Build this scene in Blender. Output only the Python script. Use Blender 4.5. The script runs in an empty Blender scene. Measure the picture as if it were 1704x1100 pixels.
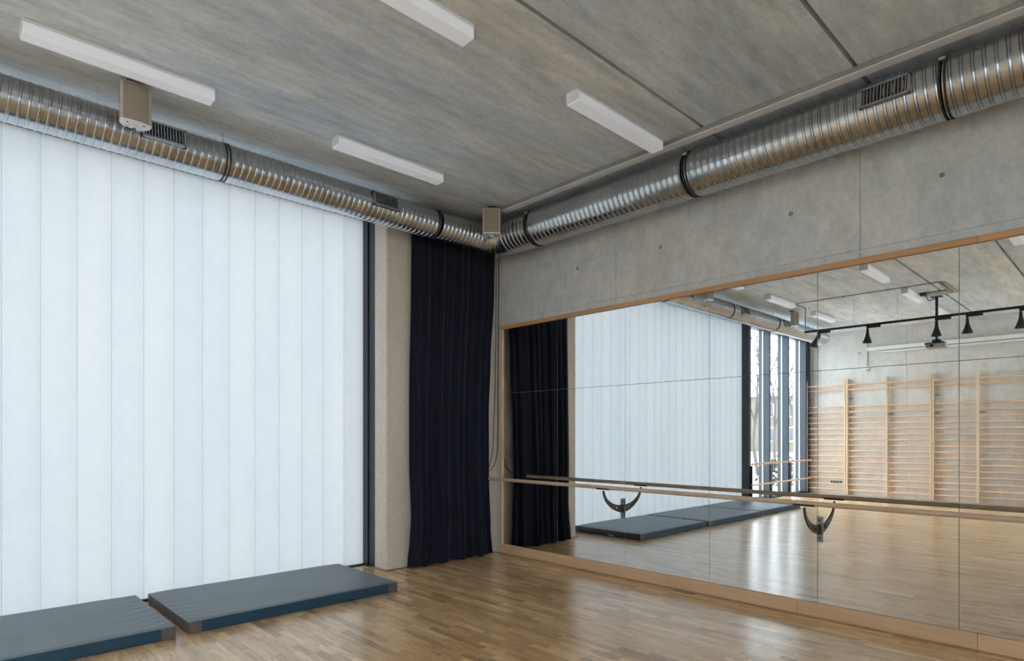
import bpy, bmesh, math, random
from mathutils import Vector, Matrix, noise

random.seed(7)
scene = bpy.context.scene
C = scene.collection
PI = math.pi

# ------------------------------------------------------------------ camera
YAW = 0.808                       # angle between the view axis and the +X axis
F_PX = 1016.31
CAM = Vector((-5.615, -6.204, 1.60))
cam_d = bpy.data.cameras.new('camera')
cam_d.sensor_width = 36.0
cam_d.lens = F_PX * 36.0 / 1704.0
cam_d.shift_y = 173.66 / 1704.0
cam_d.clip_start = 0.05
cam_d.clip_end = 500
cam = bpy.data.objects.new('camera', cam_d)
cam.location = CAM
cam.rotation_euler = (PI / 2, 0, YAW - PI / 2)
C.objects.link(cam)
scene.camera = cam

# ------------------------------------------------------------------ world: bright overcast sky
SKY = 11.5
w = bpy.data.worlds.new('overcast_sky')
scene.world = w
w.use_nodes = True
nt = w.node_tree
bgn = nt.nodes['Background']
bgn.inputs['Color'].default_value = (0.865, 0.935, 1.0, 1)
bgn.inputs['Strength'].default_value = SKY

# ------------------------------------------------------------------ view
vs = scene.view_settings
vs.view_transform = 'Standard'
vs.look = 'None'
vs.gamma = 1.0
vs.use_curve_mapping = False
vs.exposure = 0.0
cy = scene.cycles
cy.use_denoising = True
try:
    cy.denoiser = 'OPENIMAGEDENOISE'
    cy.denoising_input_passes = 'RGB_ALBEDO_NORMAL'
except Exception:
    pass
cy.max_bounces = 14
cy.diffuse_bounces = 8
cy.glossy_bounces = 8
cy.transmission_bounces = 8
cy.transparent_max_bounces = 12
cy.caustics_reflective = True
cy.caustics_refractive = False
cy.sample_clamp_indirect = 8.0

# ------------------------------------------------------------------ room numbers
H = 4.358          # ceiling
FAR = -12.1        # wall with the wall bars
REAR = -10.0        # wall behind the camera
GL = 0.505         # plane of the glazing
WALLX = 0.03       # concrete face of the mirror wall

# ------------------------------------------------------------------ material helpers
def new_mat(name):
    m = bpy.data.materials.new(name)
    m.use_nodes = True
    t = m.node_tree
    b = t.nodes['Principled BSDF']
    return m, t, b

def N(t, kind, **kw):
    n = t.nodes.new(kind)
    for k, v in kw.items():
        if k in n.inputs:
            n.inputs[k].default_value = v
        else:
            setattr(n, k, v)
    return n

def L(t, a, b):
    t.links.new(a, b)

def pos(t, scale=(1, 1, 1), loc=(0, 0, 0)):
    g = N(t, 'ShaderNodeNewGeometry')
    mp = N(t, 'ShaderNodeMapping')
    mp.inputs['Scale'].default_value = scale
    mp.inputs['Location'].default_value = loc
    L(t, g.outputs['Position'], mp.inputs['Vector'])
    return mp.outputs['Vector']

def noise_n(t, vec, scale, detail=4, rough=0.55):
    n = N(t, 'ShaderNodeTexNoise')
    n.inputs['Scale'].default_value = scale
    n.inputs['Detail'].default_value = detail
    n.inputs['Roughness'].default_value = rough
    L(t, vec, n.inputs['Vector'])
    return n.outputs['Fac']

def ramp(t, fac, stops):
    r = N(t, 'ShaderNodeValToRGB')
    e = r.color_ramp.elements
    while len(e) < len(stops):
        e.new(0.5)
    for i, (p, c) in enumerate(stops):
        e[i].position = p
        e[i].color = (c[0], c[1], c[2], 1)
    L(t, fac, r.inputs['Fac'])
    return r.outputs['Color']

def mix(t, a, b, fac, mode='MIX'):
    m = N(t, 'ShaderNodeMix')
    m.data_type = 'RGBA'
    m.blend_type = mode
    for s, v in ((0, fac), (6, a), (7, b)):
        if hasattr(v, 'type') and hasattr(v, 'is_output'):
            L(t, v, m.inputs[s])
        else:
            m.inputs[s].default_value = v if s == 0 else (v[0], v[1], v[2], 1)
    return m.outputs[2]

def bump(t, b, h, strength=0.2, dist=0.01):
    n = N(t, 'ShaderNodeBump')
    n.inputs['Strength'].default_value = strength
    n.inputs['Distance'].default_value = dist
    L(t, h, n.inputs['Height'])
    L(t, n.outputs['Normal'], b.inputs['Normal'])

def plain(name, col, rough=0.5, metal=0.0, var=0.06, scale=6.0, spec=0.5, bmp=0.0):
    m, t, b = new_mat(name)
    v = pos(t)
    n = noise_n(t, v, scale)
    lo = [c * (1 - var) for c in col]
    hi = [min(1, c * (1 + var)) for c in col]
    L(t, ramp(t, n, [(0.3, lo), (0.7, hi)]), b.inputs['Base Color'])
    b.inputs['Roughness'].default_value = rough
    b.inputs['Metallic'].default_value = metal
    b.inputs['Specular IOR Level'].default_value = spec
    if bmp:
        bump(t, b, noise_n(t, v, scale * 30, 2), bmp, 0.002)
    return m

def concrete(name, dark, light, stretch=(1, 1, 1), streak=0.5, pores=True, warm=(1.03, 0.99, 0.93), cool=(0.96, 1.0, 1.04), dist=0.0):
    m, t, b = new_mat(name)
    v1 = pos(t, stretch)
    v0 = pos(t)
    big = noise_n(t, v0, 0.7, 5, 0.6)
    st = noise_n(t, v1, 1.6, 8, 0.68)
    st.node.inputs['Distortion'].default_value = dist
    fine = noise_n(t, v0, 22, 5, 0.7)
    st2 = noise_n(t, pos(t, stretch, (7, 3, 1)), 6.5, 6, 0.7)
    mm = N(t, 'ShaderNodeMath', operation='MULTIPLY_ADD')
    mm.inputs[1].default_value = 0.55
    L(t, st2, mm.inputs[0])
    ms_ = N(t, 'ShaderNodeMath', operation='MULTIPLY')
    ms_.inputs[1].default_value = 0.45
    L(t, st, ms_.inputs[0])
    L(t, ms_.outputs[0], mm.inputs[2])
    c1 = ramp(t, mm.outputs[0], [(0.36, dark), (0.64, light)])
    c2 = ramp(t, big, [(0.32, [x * 0.84 for x in light]), (0.66, [x * 1.08 for x in light])])
    col = mix(t, c1, c2, 1 - streak)
    tint = ramp(t, noise_n(t, v1, 0.8, 3), [(0.35, cool), (0.65, warm)])
    col = mix(t, col, tint, 1.0, 'MULTIPLY')
    fg = ramp(t, fine, [(0.25, (0.86, 0.86, 0.86)), (0.7, (1.06, 1.06, 1.06))])
    col = mix(t, col, fg, 1.0, 'MULTIPLY')
    if pores:
        vo = N(t, 'ShaderNodeTexVoronoi')
        vo.inputs['Scale'].default_value = 14.0
        L(t, v0, vo.inputs['Vector'])
        pr = ramp(t, vo.outputs['Distance'], [(0.045, (0.42, 0.41, 0.40)), (0.075, (1, 1, 1))])
        gate = ramp(t, noise_n(t, v0, 1.3, 2), [(0.50, (1, 1, 1)), (0.62, (0, 0, 0))])
        pr = mix(t, pr, (1, 1, 1), gate)
        col = mix(t, col, pr, 1.0, 'MULTIPLY')
    L(t, col, b.inputs['Base Color'])
    b.inputs['Roughness'].default_value = 0.62
    b.inputs['Specular IOR Level'].default_value = 0.35
    bump(t, b, fine, 0.12, 0.004)
    return m

M = {}
M['ceiling'] = concrete('ceiling_concrete', (0.375, 0.41, 0.445), (0.82, 0.875, 0.925), (0.30, 1.6, 1), 0.8, cool=(0.90, 0.99, 1.09), warm=(1.03, 0.99, 0.94))
M['wallc'] = concrete('wall_concrete', (0.43, 0.445, 0.45), (0.72, 0.735, 0.735), (1.0, 1.0, 0.6), 0.62, warm=(1.03, 0.99, 0.95), dist=1.6)
M['wallb'] = concrete('far_wall_concrete', (0.47, 0.452, 0.425), (0.74, 0.712, 0.675), (1.0, 1.0, 0.6), 0.6, warm=(1.03, 0.99, 0.95), dist=1.6)
M['pier'] = concrete('pier_concrete', (0.60, 0.53, 0.45), (0.77, 0.695, 0.61), (1.5, 1.5, 0.6), 0.5)
M['plaster'] = plain('pale_plaster', (0.86, 0.84, 0.80), 0.8, var=0.03)
M['white'] = plain('white_enamel', (0.79, 0.81, 0.86), 0.35, var=0.015)
M['diffuser'] = plain('opal_diffuser', (0.82, 0.85, 0.92), 0.30, var=0.01)
_d = M['diffuser'].node_tree.nodes['Principled BSDF']
_d.inputs['Emission Color'].default_value = (0.88, 0.90, 1.0, 1)
_d.inputs['Emission Strength'].default_value = 0.17
M['black'] = plain('black_metal', (0.016, 0.016, 0.018), 0.45, var=0.1)
M['rubber'] = plain('black_rubber', (0.02, 0.02, 0.02), 0.6)
M['darkframe'] = plain('dark_grey_aluminium', (0.035, 0.042, 0.052), 0.38, 0.3, var=0.05)
M['greyframe'] = plain('blue_grey_aluminium', (0.030, 0.042, 0.055), 0.42, 0.2, var=0.05)
M['brkt'] = plain('brown_grey_steel', (0.075, 0.060, 0.050), 0.42, 0.6, var=0.1)
M['plate'] = plain('grey_steel_plate', (0.23, 0.24, 0.25), 0.4, 0.6)
M['beige'] = plain('beige_plastic', (0.47, 0.41, 0.34), 0.5, var=0.03)
M['grill'] = plain('speaker_grille_cloth', (0.30, 0.255, 0.205), 0.75, var=0.05, scale=300)
M['screenw'] = plain('screen_case_white', (0.80, 0.80, 0.79), 0.4, var=0.02)
M['greyplastic'] = plain('grey_plastic', (0.35, 0.36, 0.37), 0.4)
M['green'] = plain('green_cable_end', (0.03, 0.22, 0.08), 0.5)
M['conduit'] = plain('grey_conduit', (0.36, 0.36, 0.34), 0.4, 0.4)

def metal(name):
    m, t, b = new_mat(name)
    v = pos(t)
    sp = N(t, 'ShaderNodeTexVoronoi')
    sp.inputs['Scale'].default_value = 45
    L(t, v, sp.inputs['Vector'])
    bw = N(t, 'ShaderNodeRGBToBW')
    L(t, sp.outputs['Color'], bw.inputs['Color'])
    n = noise_n(t, v, 5, 4)
    c = ramp(t, n, [(0.3, (0.47, 0.49, 0.51)), (0.7, (0.60, 0.625, 0.65))])
    c = mix(t, c, ramp(t, bw.outputs['Val'], [(0.2, (0.95, 0.95, 0.95)), (0.8, (1.03, 1.03, 1.03))]), 1.0, 'MULTIPLY')
    L(t, c, b.inputs['Base Color'])
    b.inputs['Metallic'].default_value = 1.0
    rr = N(t, 'ShaderNodeMapRange')
    rr.inputs['To Min'].default_value = 0.20
    rr.inputs['To Max'].default_value = 0.27
    L(t, n, rr.inputs['Value'])
    L(t, rr.outputs['Result'], b.inputs['Roughness'])
    return m
M['galv'] = metal('galvanised_steel')

def wood(name, lo, hi, axis=1, rough=0.45, ring=9.0):
    m, t, b = new_mat(name)
    s = [14.0, 14.0, 14.0]
    s[axis] = 0.9
    v = pos(t, s)
    g = noise_n(t, v, 2.2, 6, 0.6)
    oi = N(t, 'ShaderNodeObjectInfo')
    sh = ramp(t, oi.outputs['Random'], [(0, (0.90, 0.90, 0.90)), (1, (1.06, 1.06, 1.06))])
    c = ramp(t, g, [(0.32, lo), (0.68, hi)])
    c = mix(t, c, sh, 1.0, 'MULTIPLY')
    L(t, c, b.inputs['Base Color'])
    b.inputs['Roughness'].default_value = rough
    return m
M['frame_wood'] = wood('oiled_pine_frame', (0.55, 0.30, 0.135), (0.66, 0.39, 0.195))
M['plinth_wood'] = wood('birch_plywood_plinth', (0.64, 0.42, 0.25), (0.74, 0.51, 0.32))
M['barre_wood'] = wood('beech_barre', (0.56, 0.41, 0.29), (0.66, 0.50, 0.36), rough=0.4)
M['bar_wood'] = wood('pine_wall_bar', (0.66, 0.42, 0.26), (0.78, 0.52, 0.34))
M['post_wood'] = wood('pine_wall_bar_post', (0.64, 0.46, 0.30), (0.76, 0.57, 0.40), axis=2)
M['skirt_wood'] = wood('oak_skirting', (0.34, 0.20, 0.10), (0.48, 0.30, 0.16), axis=0)

def parquet():
    m, t, b = new_mat('oiled_oak_parquet')
    at = N(t, 'ShaderNodeAttribute')
    at.attribute_name = 'tone'
    off = N(t, 'ShaderNodeMath', operation='MULTIPLY')
    off.inputs[1].default_value = 37.0
    L(t, at.outputs['Fac'], off.inputs[0])
    comb = N(t, 'ShaderNodeCombineXYZ')
    L(t, off.outputs[0], comb.inputs['X'])
    L(t, off.outputs[0], comb.inputs['Y'])
    g = N(t, 'ShaderNodeNewGeometry')
    ad = N(t, 'ShaderNodeVectorMath', operation='ADD')
    L(t, g.outputs['Position'], ad.inputs[0])
    L(t, comb.outputs[0], ad.inputs[1])
    mp = N(t, 'ShaderNodeMapping')
    mp.inputs['Scale'].default_value = (26, 2.2, 1)
    L(t, ad.outputs[0], mp.inputs['Vector'])
    gr = noise_n(t, mp.outputs[0], 1.6, 7, 0.62)
    base = ramp(t, at.outputs['Fac'], [(0.0, (0.34, 0.200, 0.096)), (0.3, (0.58, 0.365, 0.182)), (0.7, (0.74, 0.490, 0.255)), (1.0, (0.90, 0.655, 0.375))])
    gc = ramp(t, gr, [(0.30, (0.62, 0.58, 0.54)), (0.52, (1.10, 1.10, 1.09))])
    c = mix(t, base, gc, 1.0, 'MULTIPLY')
    L(t, c, b.inputs['Base Color'])
    b.inputs['Roughness'].default_value = 0.42
    b.inputs['Coat Weight'].default_value = 1.0
    b.inputs['Coat IOR'].default_value = 1.5
    b.inputs['Specular IOR Level'].default_value = 0.2
    b.inputs['Coat Roughness'].default_value = 0.21
    bump(t, b, gr, 0.10, 0.002)
    return m
M['parquet'] = parquet()
M['subfloor'] = plain('dark_subfloor', (0.05, 0.03, 0.018), 0.8)

def channel_glass():
    m, t, b = new_mat('channel_glass_translucent')
    out = t.nodes['Material Output']
    v = pos(t, (1, 1, 1))
    n = noise_n(t, v, 9, 6, 0.7)
    n2 = noise_n(t, pos(t, (1.3, 1, 0.35)), 1.4, 4)
    c = ramp(t, n, [(0.3, (0.1104, 0.1137, 0.1163)), (0.7, (0.1196, 0.1209, 0.1229))])
    c = mix(t, c, ramp(t, n2, [(0.3, (0.93, 0.965, 0.97)), (0.7, (1, 1, 1))]), 1.0, 'MULTIPLY')
    oi = N(t, 'ShaderNodeObjectInfo')
    c = mix(t, c, ramp(t, oi.outputs['Random'], [(0, (0.955, 0.965, 0.97)), (1, (1.02, 1.015, 1.01))]), 1.0, 'MULTIPLY')
    fib = noise_n(t, pos(t, (1, 1, 0.25)), 90, 3, 0.7)
    c = mix(t, c, ramp(t, fib, [(0.3, (0.955, 0.96, 0.965)), (0.7, (1.03, 1.03, 1.025))]), 1.0, 'MULTIPLY')
    tr = N(t, 'ShaderNodeBsdfTranslucent')
    L(t, c, tr.inputs['Color'])
    b.inputs['Base Color'].default_value = (0.72, 0.78, 0.79, 1)
    b.inputs['Roughness'].default_value = 0.25
    rf = N(t, 'ShaderNodeBsdfRefraction')
    L(t, c, rf.inputs['Color'])
    rf.inputs['IOR'].default_value = 1.45
    rf.inputs['Roughness'].default_value = 0.62
    fw = N(t, 'ShaderNodeMixShader')
    fw.inputs['Fac'].default_value = 0.0
    L(t, tr.outputs[0], fw.inputs[1])
    L(t, rf.outputs[0], fw.inputs[2])
    ms = N(t, 'ShaderNodeMixShader')
    ms.inputs['Fac'].default_value = 0.10
    L(t, fw.outputs[0], ms.inputs[1])
    L(t, b.outputs[0], ms.inputs[2])
    L(t, ms.outputs[0], out.inputs['Surface'])
    return m
M['cglass'] = channel_glass()

def seal():
    m, t, b = new_mat('pale_green_glass_edge')
    out = t.nodes['Material Output']
    tr = N(t, 'ShaderNodeBsdfTranslucent')
    tr.inputs['Color'].default_value = (0.62, 0.86, 0.85, 1)
    n = noise_n(t, pos(t), 12)
    L(t, ramp(t, n, [(0.3, (0.0846, 0.1123, 0.1137)), (0.7, (0.0925, 0.1203, 0.1209))]), tr.inputs['Color'])
    L(t, tr.outputs[0], out.inputs['Surface'])
    return m
M['seal'] = seal()

def clear_glass():
    m, t, b = new_mat('clear_window_glass')
    out = t.nodes['Material Output']
    tp = N(t, 'ShaderNodeBsdfTransparent')
    tp.inputs['Color'].default_value = (0.93, 0.96, 0.96, 1)
    n = noise_n(t, pos(t), 0.8)
    L(t, ramp(t, n, [(0.3, (0.93, 0.955, 0.955)), (0.7, (0.945, 0.965, 0.965))]), tp.inputs['Color'])
    gl = N(t, 'ShaderNodeBsdfGlossy')
    gl.inputs['Roughness'].default_value = 0.02
    fr = N(t, 'ShaderNodeFresnel')
    fr.inputs['IOR'].default_value = 1.45
    ge = N(t, 'ShaderNodeNewGeometry')
    inv = N(t, 'ShaderNodeMath', operation='SUBTRACT')
    inv.inputs[0].default_value = 1.0
    L(t, ge.outputs['Backfacing'], inv.inputs[1])
    ff = N(t, 'ShaderNodeMath', operation='MULTIPLY')
    L(t, fr.outputs[0], ff.inputs[0])
    L(t, inv.outputs[0], ff.inputs[1])
    ms = N(t, 'ShaderNodeMixShader')
    L(t, ff.outputs[0], ms.inputs[0])
    L(t, tp.outputs[0], ms.inputs[1])
    L(t, gl.outputs[0], ms.inputs[2])
    L(t, ms.outputs[0], out.inputs['Surface'])
    return m
M['glass'] = clear_glass()

def mirror_mat():
    m, t, b = new_mat('silvered_mirror')
    v = pos(t)
    n = noise_n(t, v, 0.7, 2)
    L(t, ramp(t, n, [(0.3, (0.785, 0.805, 0.808)), (0.7, (0.80, 0.82, 0.823))]), b.inputs['Base Color'])
    b.inputs['Metallic'].default_value = 1.0
    b.inputs['Roughness'].default_value = 0.0
    b.inputs['Specular IOR Level'].default_value = 0.5
    return m
M['mirror'] = mirror_mat()
M['mirror_edge'] = plain('ground_mirror_edge', (0.62, 0.68, 0.68), 0.3)
M['backing'] = plain('mirror_backing_board', (0.22, 0.235, 0.235), 0.8)

def curtain_mat():
    m, t, b = new_mat('navy_wool_curtain')
    v = pos(t, (1, 1, 0.4))
    n = noise_n(t, v, 60, 3)
    L(t, ramp(t, n, [(0.3, (0.0085, 0.0095, 0.018)), (0.7, (0.014, 0.015, 0.027))]), b.inputs['Base Color'])
    b.inputs['Roughness'].default_value = 0.9
    b.inputs['Specular IOR Level'].default_value = 0.15
    b.inputs['Sheen Weight'].default_value = 0.25
    b.inputs['Sheen Tint'].default_value = (0.25, 0.28, 0.42, 1)
    return m
M['curtain'] = curtain_mat()

def vinyl(name, col, rough=0.42):
    m, t, b = new_mat(name)
    v = pos(t)
    n = noise_n(t, v, 3.5, 3)
    L(t, ramp(t, n, [(0.3, [c * 0.93 for c in col]), (0.7, [c * 1.06 for c in col])]), b.inputs['Base Color'])
    b.inputs['Roughness'].default_value = rough
    wv = N(t, 'ShaderNodeTexNoise')
    wv.inputs['Scale'].default_value = 220
    L(t, v, wv.inputs['Vector'])
    bump(t, b, wv.outputs['Fac'], 0.12, 0.002)
    return m
M['mat_top'] = vinyl('slate_grey_vinyl', (0.150, 0.190, 0.215), 0.45)
M['mat_side'] = vinyl('petrol_blue_vinyl', (0.013, 0.062, 0.110), 0.45)
M['mat_corner'] = vinyl('taupe_grey_leatherette', (0.125, 0.110, 0.105), 0.5)
M['label_white'] = plain('white_label', (0.7, 0.7, 0.7), 0.6)

M['ground'] = plain('pale_gravel_ground', (0.50, 0.49, 0.46), 0.9, var=0.2, scale=1.2)
M['bark'] = plain('grey_brown_bark', (0.075, 0.066, 0.062), 0.9, var=0.3, scale=12)
M['facade'] = plain('ochre_render', (0.13, 0.115, 0.09), 0.8, var=0.12, scale=0.6)
M['shrub'] = plain('olive_shrub', (0.06, 0.066, 0.04), 0.9, var=0.35, scale=5)
M['dark_glass'] = plain('dark_window_glass', (0.06, 0.07, 0.085), 0.15)

# ------------------------------------------------------------------ mesh builder
class MB:
    def __init__(s):
        s.v, s.f, s.m = [], [], []
    def add(s, vs_, fs, mi=0):
        o = len(s.v)
        s.v += [tuple(p) for p in vs_]
        s.f += [tuple(i + o for i in f) for f in fs]
        s.m += [mi] * len(fs)
        return s
    def box(s, x0, x1, y0, y1, z0, z1, mi=0):
        x0, x1 = sorted((x0, x1)); y0, y1 = sorted((y0, y1)); z0, z1 = sorted((z0, z1))
        return s.add([(x0, y0, z0), (x1, y0, z0), (x1, y1, z0), (x0, y1, z0), (x0, y0, z1), (x1, y0, z1), (x1, y1, z1), (x0, y1, z1)],
                     [(0, 3, 2, 1), (4, 5, 6, 7), (0, 1, 5, 4), (1, 2, 6, 5), (2, 3, 7, 6), (3, 0, 4, 7)], mi)
    def bbox(s, x0, x1, y0, y1, z0, z1, r=0.004, mi=0, seg=2):
        x0, x1 = sorted((x0, x1)); y0, y1 = sorted((y0, y1)); z0, z1 = sorted((z0, z1))
        bm = bmesh.new()
        bmesh.ops.create_cube(bm, size=1.0)
        for v in bm.verts:
            v.co = Vector((x0 + (v.co.x + .5) * (x1 - x0), y0 + (v.co.y + .5) * (y1 - y0), z0 + (v.co.z + .5) * (z1 - z0)))
        r = min(r, 0.45 * min(x1 - x0, y1 - y0, z1 - z0))
        bmesh.ops.bevel(bm, geom=bm.edges[:], offset=r, segments=seg, profile=0.5, affect='EDGES')
        bm.verts.index_update()
        s.add([v.co.copy() for v in bm.verts], [[v.index for v in f.verts] for f in bm.faces], mi)
        bm.free()
        return s
    def tube(s, pts, radii, seg=12, cap=True, mi=0):
        pts = [Vector(p) for p in pts]
        if not isinstance(radii, (list, tuple)):
            radii = [radii] * len(pts)
        n = len(pts)
        tans = []
        for i in range(n):
            a = pts[max(0, i - 1)]; b = pts[min(n - 1, i + 1)]
            d = (b - a)
            tans.append(d.normalized() if d.length > 1e-9 else Vector((0, 0, 1)))
        up = Vector((0, 0, 1)) if abs(tans[0].z) < 0.9 else Vector((1, 0, 0))
        u = tans[0].cross(up).normalized()
        vs_, fs = [], []
        for i in range(n):
            u = (u - tans[i] * u.dot(tans[i]))
            u = u.normalized() if u.length > 1e-6 else tans[i].orthogonal().normalized()
            vv = tans[i].cross(u)
            for k in range(seg):
                an = 2 * PI * k / seg
                vs_.append(pts[i] + (u * math.cos(an) + vv * math.sin(an)) * radii[i])
        for i in range(n - 1):
            for k in range(seg):
                k2 = (k + 1) % seg
                fs.append((i * seg + k, i * seg + k2, (i + 1) * seg + k2, (i + 1) * seg + k))
        if cap:
            fs.append(tuple(range(seg - 1, -1, -1)))
            fs.append(tuple((n - 1) * seg + k for k in range(seg)))
        return s.add(vs_, fs, mi)
    def xform(s, mat):
        s.v = [tuple(mat @ Vector(p)) for p in s.v]
        return s

def empty(name, loc=(0, 0, 0), rz=0.0):
    o = bpy.data.objects.new(name, None)
    o.empty_display_size = 0.1
    o.location = loc
    o.rotation_euler = (0, 0, rz)
    C.objects.link(o)
    return o

def mesh(name, mb, mats, smooth=False):
    me = bpy.data.meshes.new(name)
    me.from_pydata(mb.v, [], mb.f)
    if not isinstance(mats, (list, tuple)):
        mats = [mats]
    for k in mats:
        me.materials.append(M[k])
    if len(mats) > 1:
        for p, mi in zip(me.polygons, mb.m):
            p.material_index = mi
    if smooth:
        for p in me.polygons:
            p.use_smooth = True
        if smooth != 'all':
            try:
                me.set_sharp_from_angle(angle=math.radians(38))
            except Exception:
                pass
    me.update()
    return me

def obj(name, mb, mats, parent=None, smooth=False, loc=None):
    """world-space mesh; with a parent the mesh is kept where it was drawn"""
    me = mb if isinstance(mb, bpy.types.Mesh) else mesh(name, mb, mats, smooth)
    o = bpy.data.objects.new(name, me)
    C.objects.link(o)
    if loc:
        o.location = loc
    if parent is not None:
        o.parent = parent
        if not loc:
            # undo the parent's own placement (parents are unscaled, and parts are drawn in world space)
            pm = world_mat(parent)
            o.matrix_parent_inverse = pm.inverted()
    return o

def world_mat(o):
    m = Matrix.Translation(o.location) @ o.rotation_euler.to_matrix().to_4x4()
    if o.parent:
        return world_mat(o.parent) @ o.matrix_parent_inverse @ m
    return m

def tag(o, label, cat, group=None):
    o['label'] = label
    o['category'] = cat
    if group:
        o['group'] = group
    return o

def struct(o):
    o['kind'] = 'structure'
    return o

# ================================================================== STRUCTURE
# ---- floor: subfloor with single oak staves laid parallel to the mirror wall
floor = struct(obj('floor', MB().box(FAR - .05, WALLX, REAR - .05, GL + .1, -.16, -.012), 'subfloor'))

def to_px(p):
    r = Vector(p) - CAM
    fx, fy = math.cos(YAW), math.sin(YAW)
    d = r.x * fx + r.y * fy
    l = r.x * fy - r.y * fx
    if d < .2:
        return None
    return (852 + F_PX * l / d, 723.66 - F_PX * r.z / d)

SW = 0.0620
staves = []
x = WALLX
row = 0
rr = random.Random(3)
while x > FAR:
    y = GL + 0.05 + rr.uniform(0, .5)
    while y > REAR:
        ln = rr.choice((.24, .30, .36, .42, .48, .54))
        y1 = max(y - ln, REAR)
        ya = min(y, GL + .05)
        if ya - y1 > .03:
            staves.append((max(x - SW, FAR), x, y1, ya, rr.betavariate(2.2, 2.2)))
        y = y1
    x -= SW
    row += 1

def area(st):
    x0, x1, y0, y1, _ = st
    if x1 < -4.9 or x0 > -.0 or y0 > .35:
        return 0
    if -4.2 < (x0 + x1) / 2 < -2.14 and y0 > -.85:
        return 0
    q = [to_px((a, b, 0)) for a, b in ((x0, y0), (x1, y0), (x1, y1), (x0, y1))]
    if any(k is None for k in q):
        return 0
    if not any(0 < k[0] < 1704 and 0 < k[1] < 1100 for k in q):
        return 0
    return abs(sum(q[i][0] * q[(i + 1) % 4][1] - q[(i + 1) % 4][0] * q[i][1] for i in range(4))) / 2
staves.sort(key=area, reverse=True)

def stave_mb(st, mb):
    x0, x1, y0, y1, tn = st
    g = .0005
    x0 += g; x1 -= g; y0 += g; y1 -= g
    mb.add([(x0, y0, -.012), (x1, y0, -.012), (x1, y1, -.012), (x0, y1, -.012), (x0, y0, 0), (x1, y0, 0), (x1, y1, 0), (x0, y1, 0)],
           [(4, 5, 6, 7), (0, 1, 5, 4), (1, 2, 6, 5), (2, 3, 7, 6), (3, 0, 4, 7)])

def tone_attr(me, tones):
    a = me.attributes.new('tone', 'FLOAT', 'FACE')
    a.data.foreach_set('value', tones)

for st in staves[:300]:
    mb = MB(); stave_mb(st, mb)
    me = mesh('plank', mb, 'parquet')
    tone_attr(me, [st[4]] * 5)
    obj('plank', me, None, floor)
mb = MB(); tn = []
for st in staves[300:]:
    stave_mb(st, mb); tn += [st[4]] * 5
me = mesh('plank_field', mb, 'parquet')
tone_attr(me, tn)
pf = obj('plank_field', me, None, floor)
pf['kind'] = 'stuff'

# ---- ceiling: precast slabs with open joints
ceiling = struct(obj('ceiling', MB().box(FAR - .3, .33, REAR - .3, GL + .3, H + .10, H + .35), 'ceiling'))
JW = .016
edges = [GL + .3, -3.423, -4.673, -7.173, REAR - .3]
for i in range(4):
    a, b = edges[i], edges[i + 1]
    obj('ceiling_slab', MB().bbox(FAR - .3, .33, b + (JW if i < 3 else 0), a - (JW if i else 0), H, H + .105, .006, seg=1), 'ceiling', ceiling)

# ---- mirror wall: concrete lifts with fine formwork seams and tie holes
wall_r = struct(obj('wall_right', MB().box(WALLX + .008, .33, REAR - .3, GL + .3, -.16, H + .1), 'wallc'))
cols = [GL + .3, -2.006, -4.519, -7.03, REAR]
for i in range(4):
    for z0, z1 in ((0, 3.15), (3.15, H)):
        g = .0028
        obj('concrete_panel', MB().bbox(WALLX, WALLX + .012, cols[i + 1] + g, cols[i] - g, z0 + g, z1 - g, .0015, seg=1), 'wallc', wall_r)
M['hole'] = plain('tie_hole_mortar', (0.26, 0.25, 0.235), 0.8, var=.2, scale=40)
def disc_x(xf, y, z, r, nrm):
    mb = MB()
    seg = 18
    vs_ = []
    for rad, dx in ((r, 0.0002 * nrm), (r * .9, .0015 * nrm), (r * .8, .0006 * nrm), (0.0001, .0004 * nrm)):
        for k in range(seg):
            an = 2 * PI * k / seg
            vs_.append((xf + dx, y + rad * math.cos(an), z + rad * math.sin(an)))
    fs = []
    for j in range(3):
        for k in range(seg):
            fs.append((j * seg + k, j * seg + (k + 1) % seg, (j + 1) * seg + (k + 1) % seg, (j + 1) * seg + k))
    return mb.add(vs_, fs)
for y in (-1.438, -2.589, -3.95, -5.093):
    obj('tie_hole', disc_x(WALLX, y, 3.602, .02, -1), 'hole', wall_r)

# ---- far wall with the wall bars
wall_b = struct(obj('wall_back', MB().box(FAR - .3, FAR - .008, REAR - .3, GL + .3, -.16, H + .1), 'wallb'))
cols = [GL + .1, -1.979, -4.49, -7.0, REAR]
for i in range(4):
    for z0, z1 in ((0, 3.368), (3.368, H)):
        g = .006
        obj('concrete_panel', MB().bbox(FAR - .012, FAR, cols[i + 1] + g, cols[i] - g, z0 + g, z1 - g, .0015, seg=1), 'wallb', wall_b)
for y in (-3.93, -2.6, -.9):
    obj('tie_hole', disc_x(FAR, y, 3.75, .025, 1), 'hole', wall_b)

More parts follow.
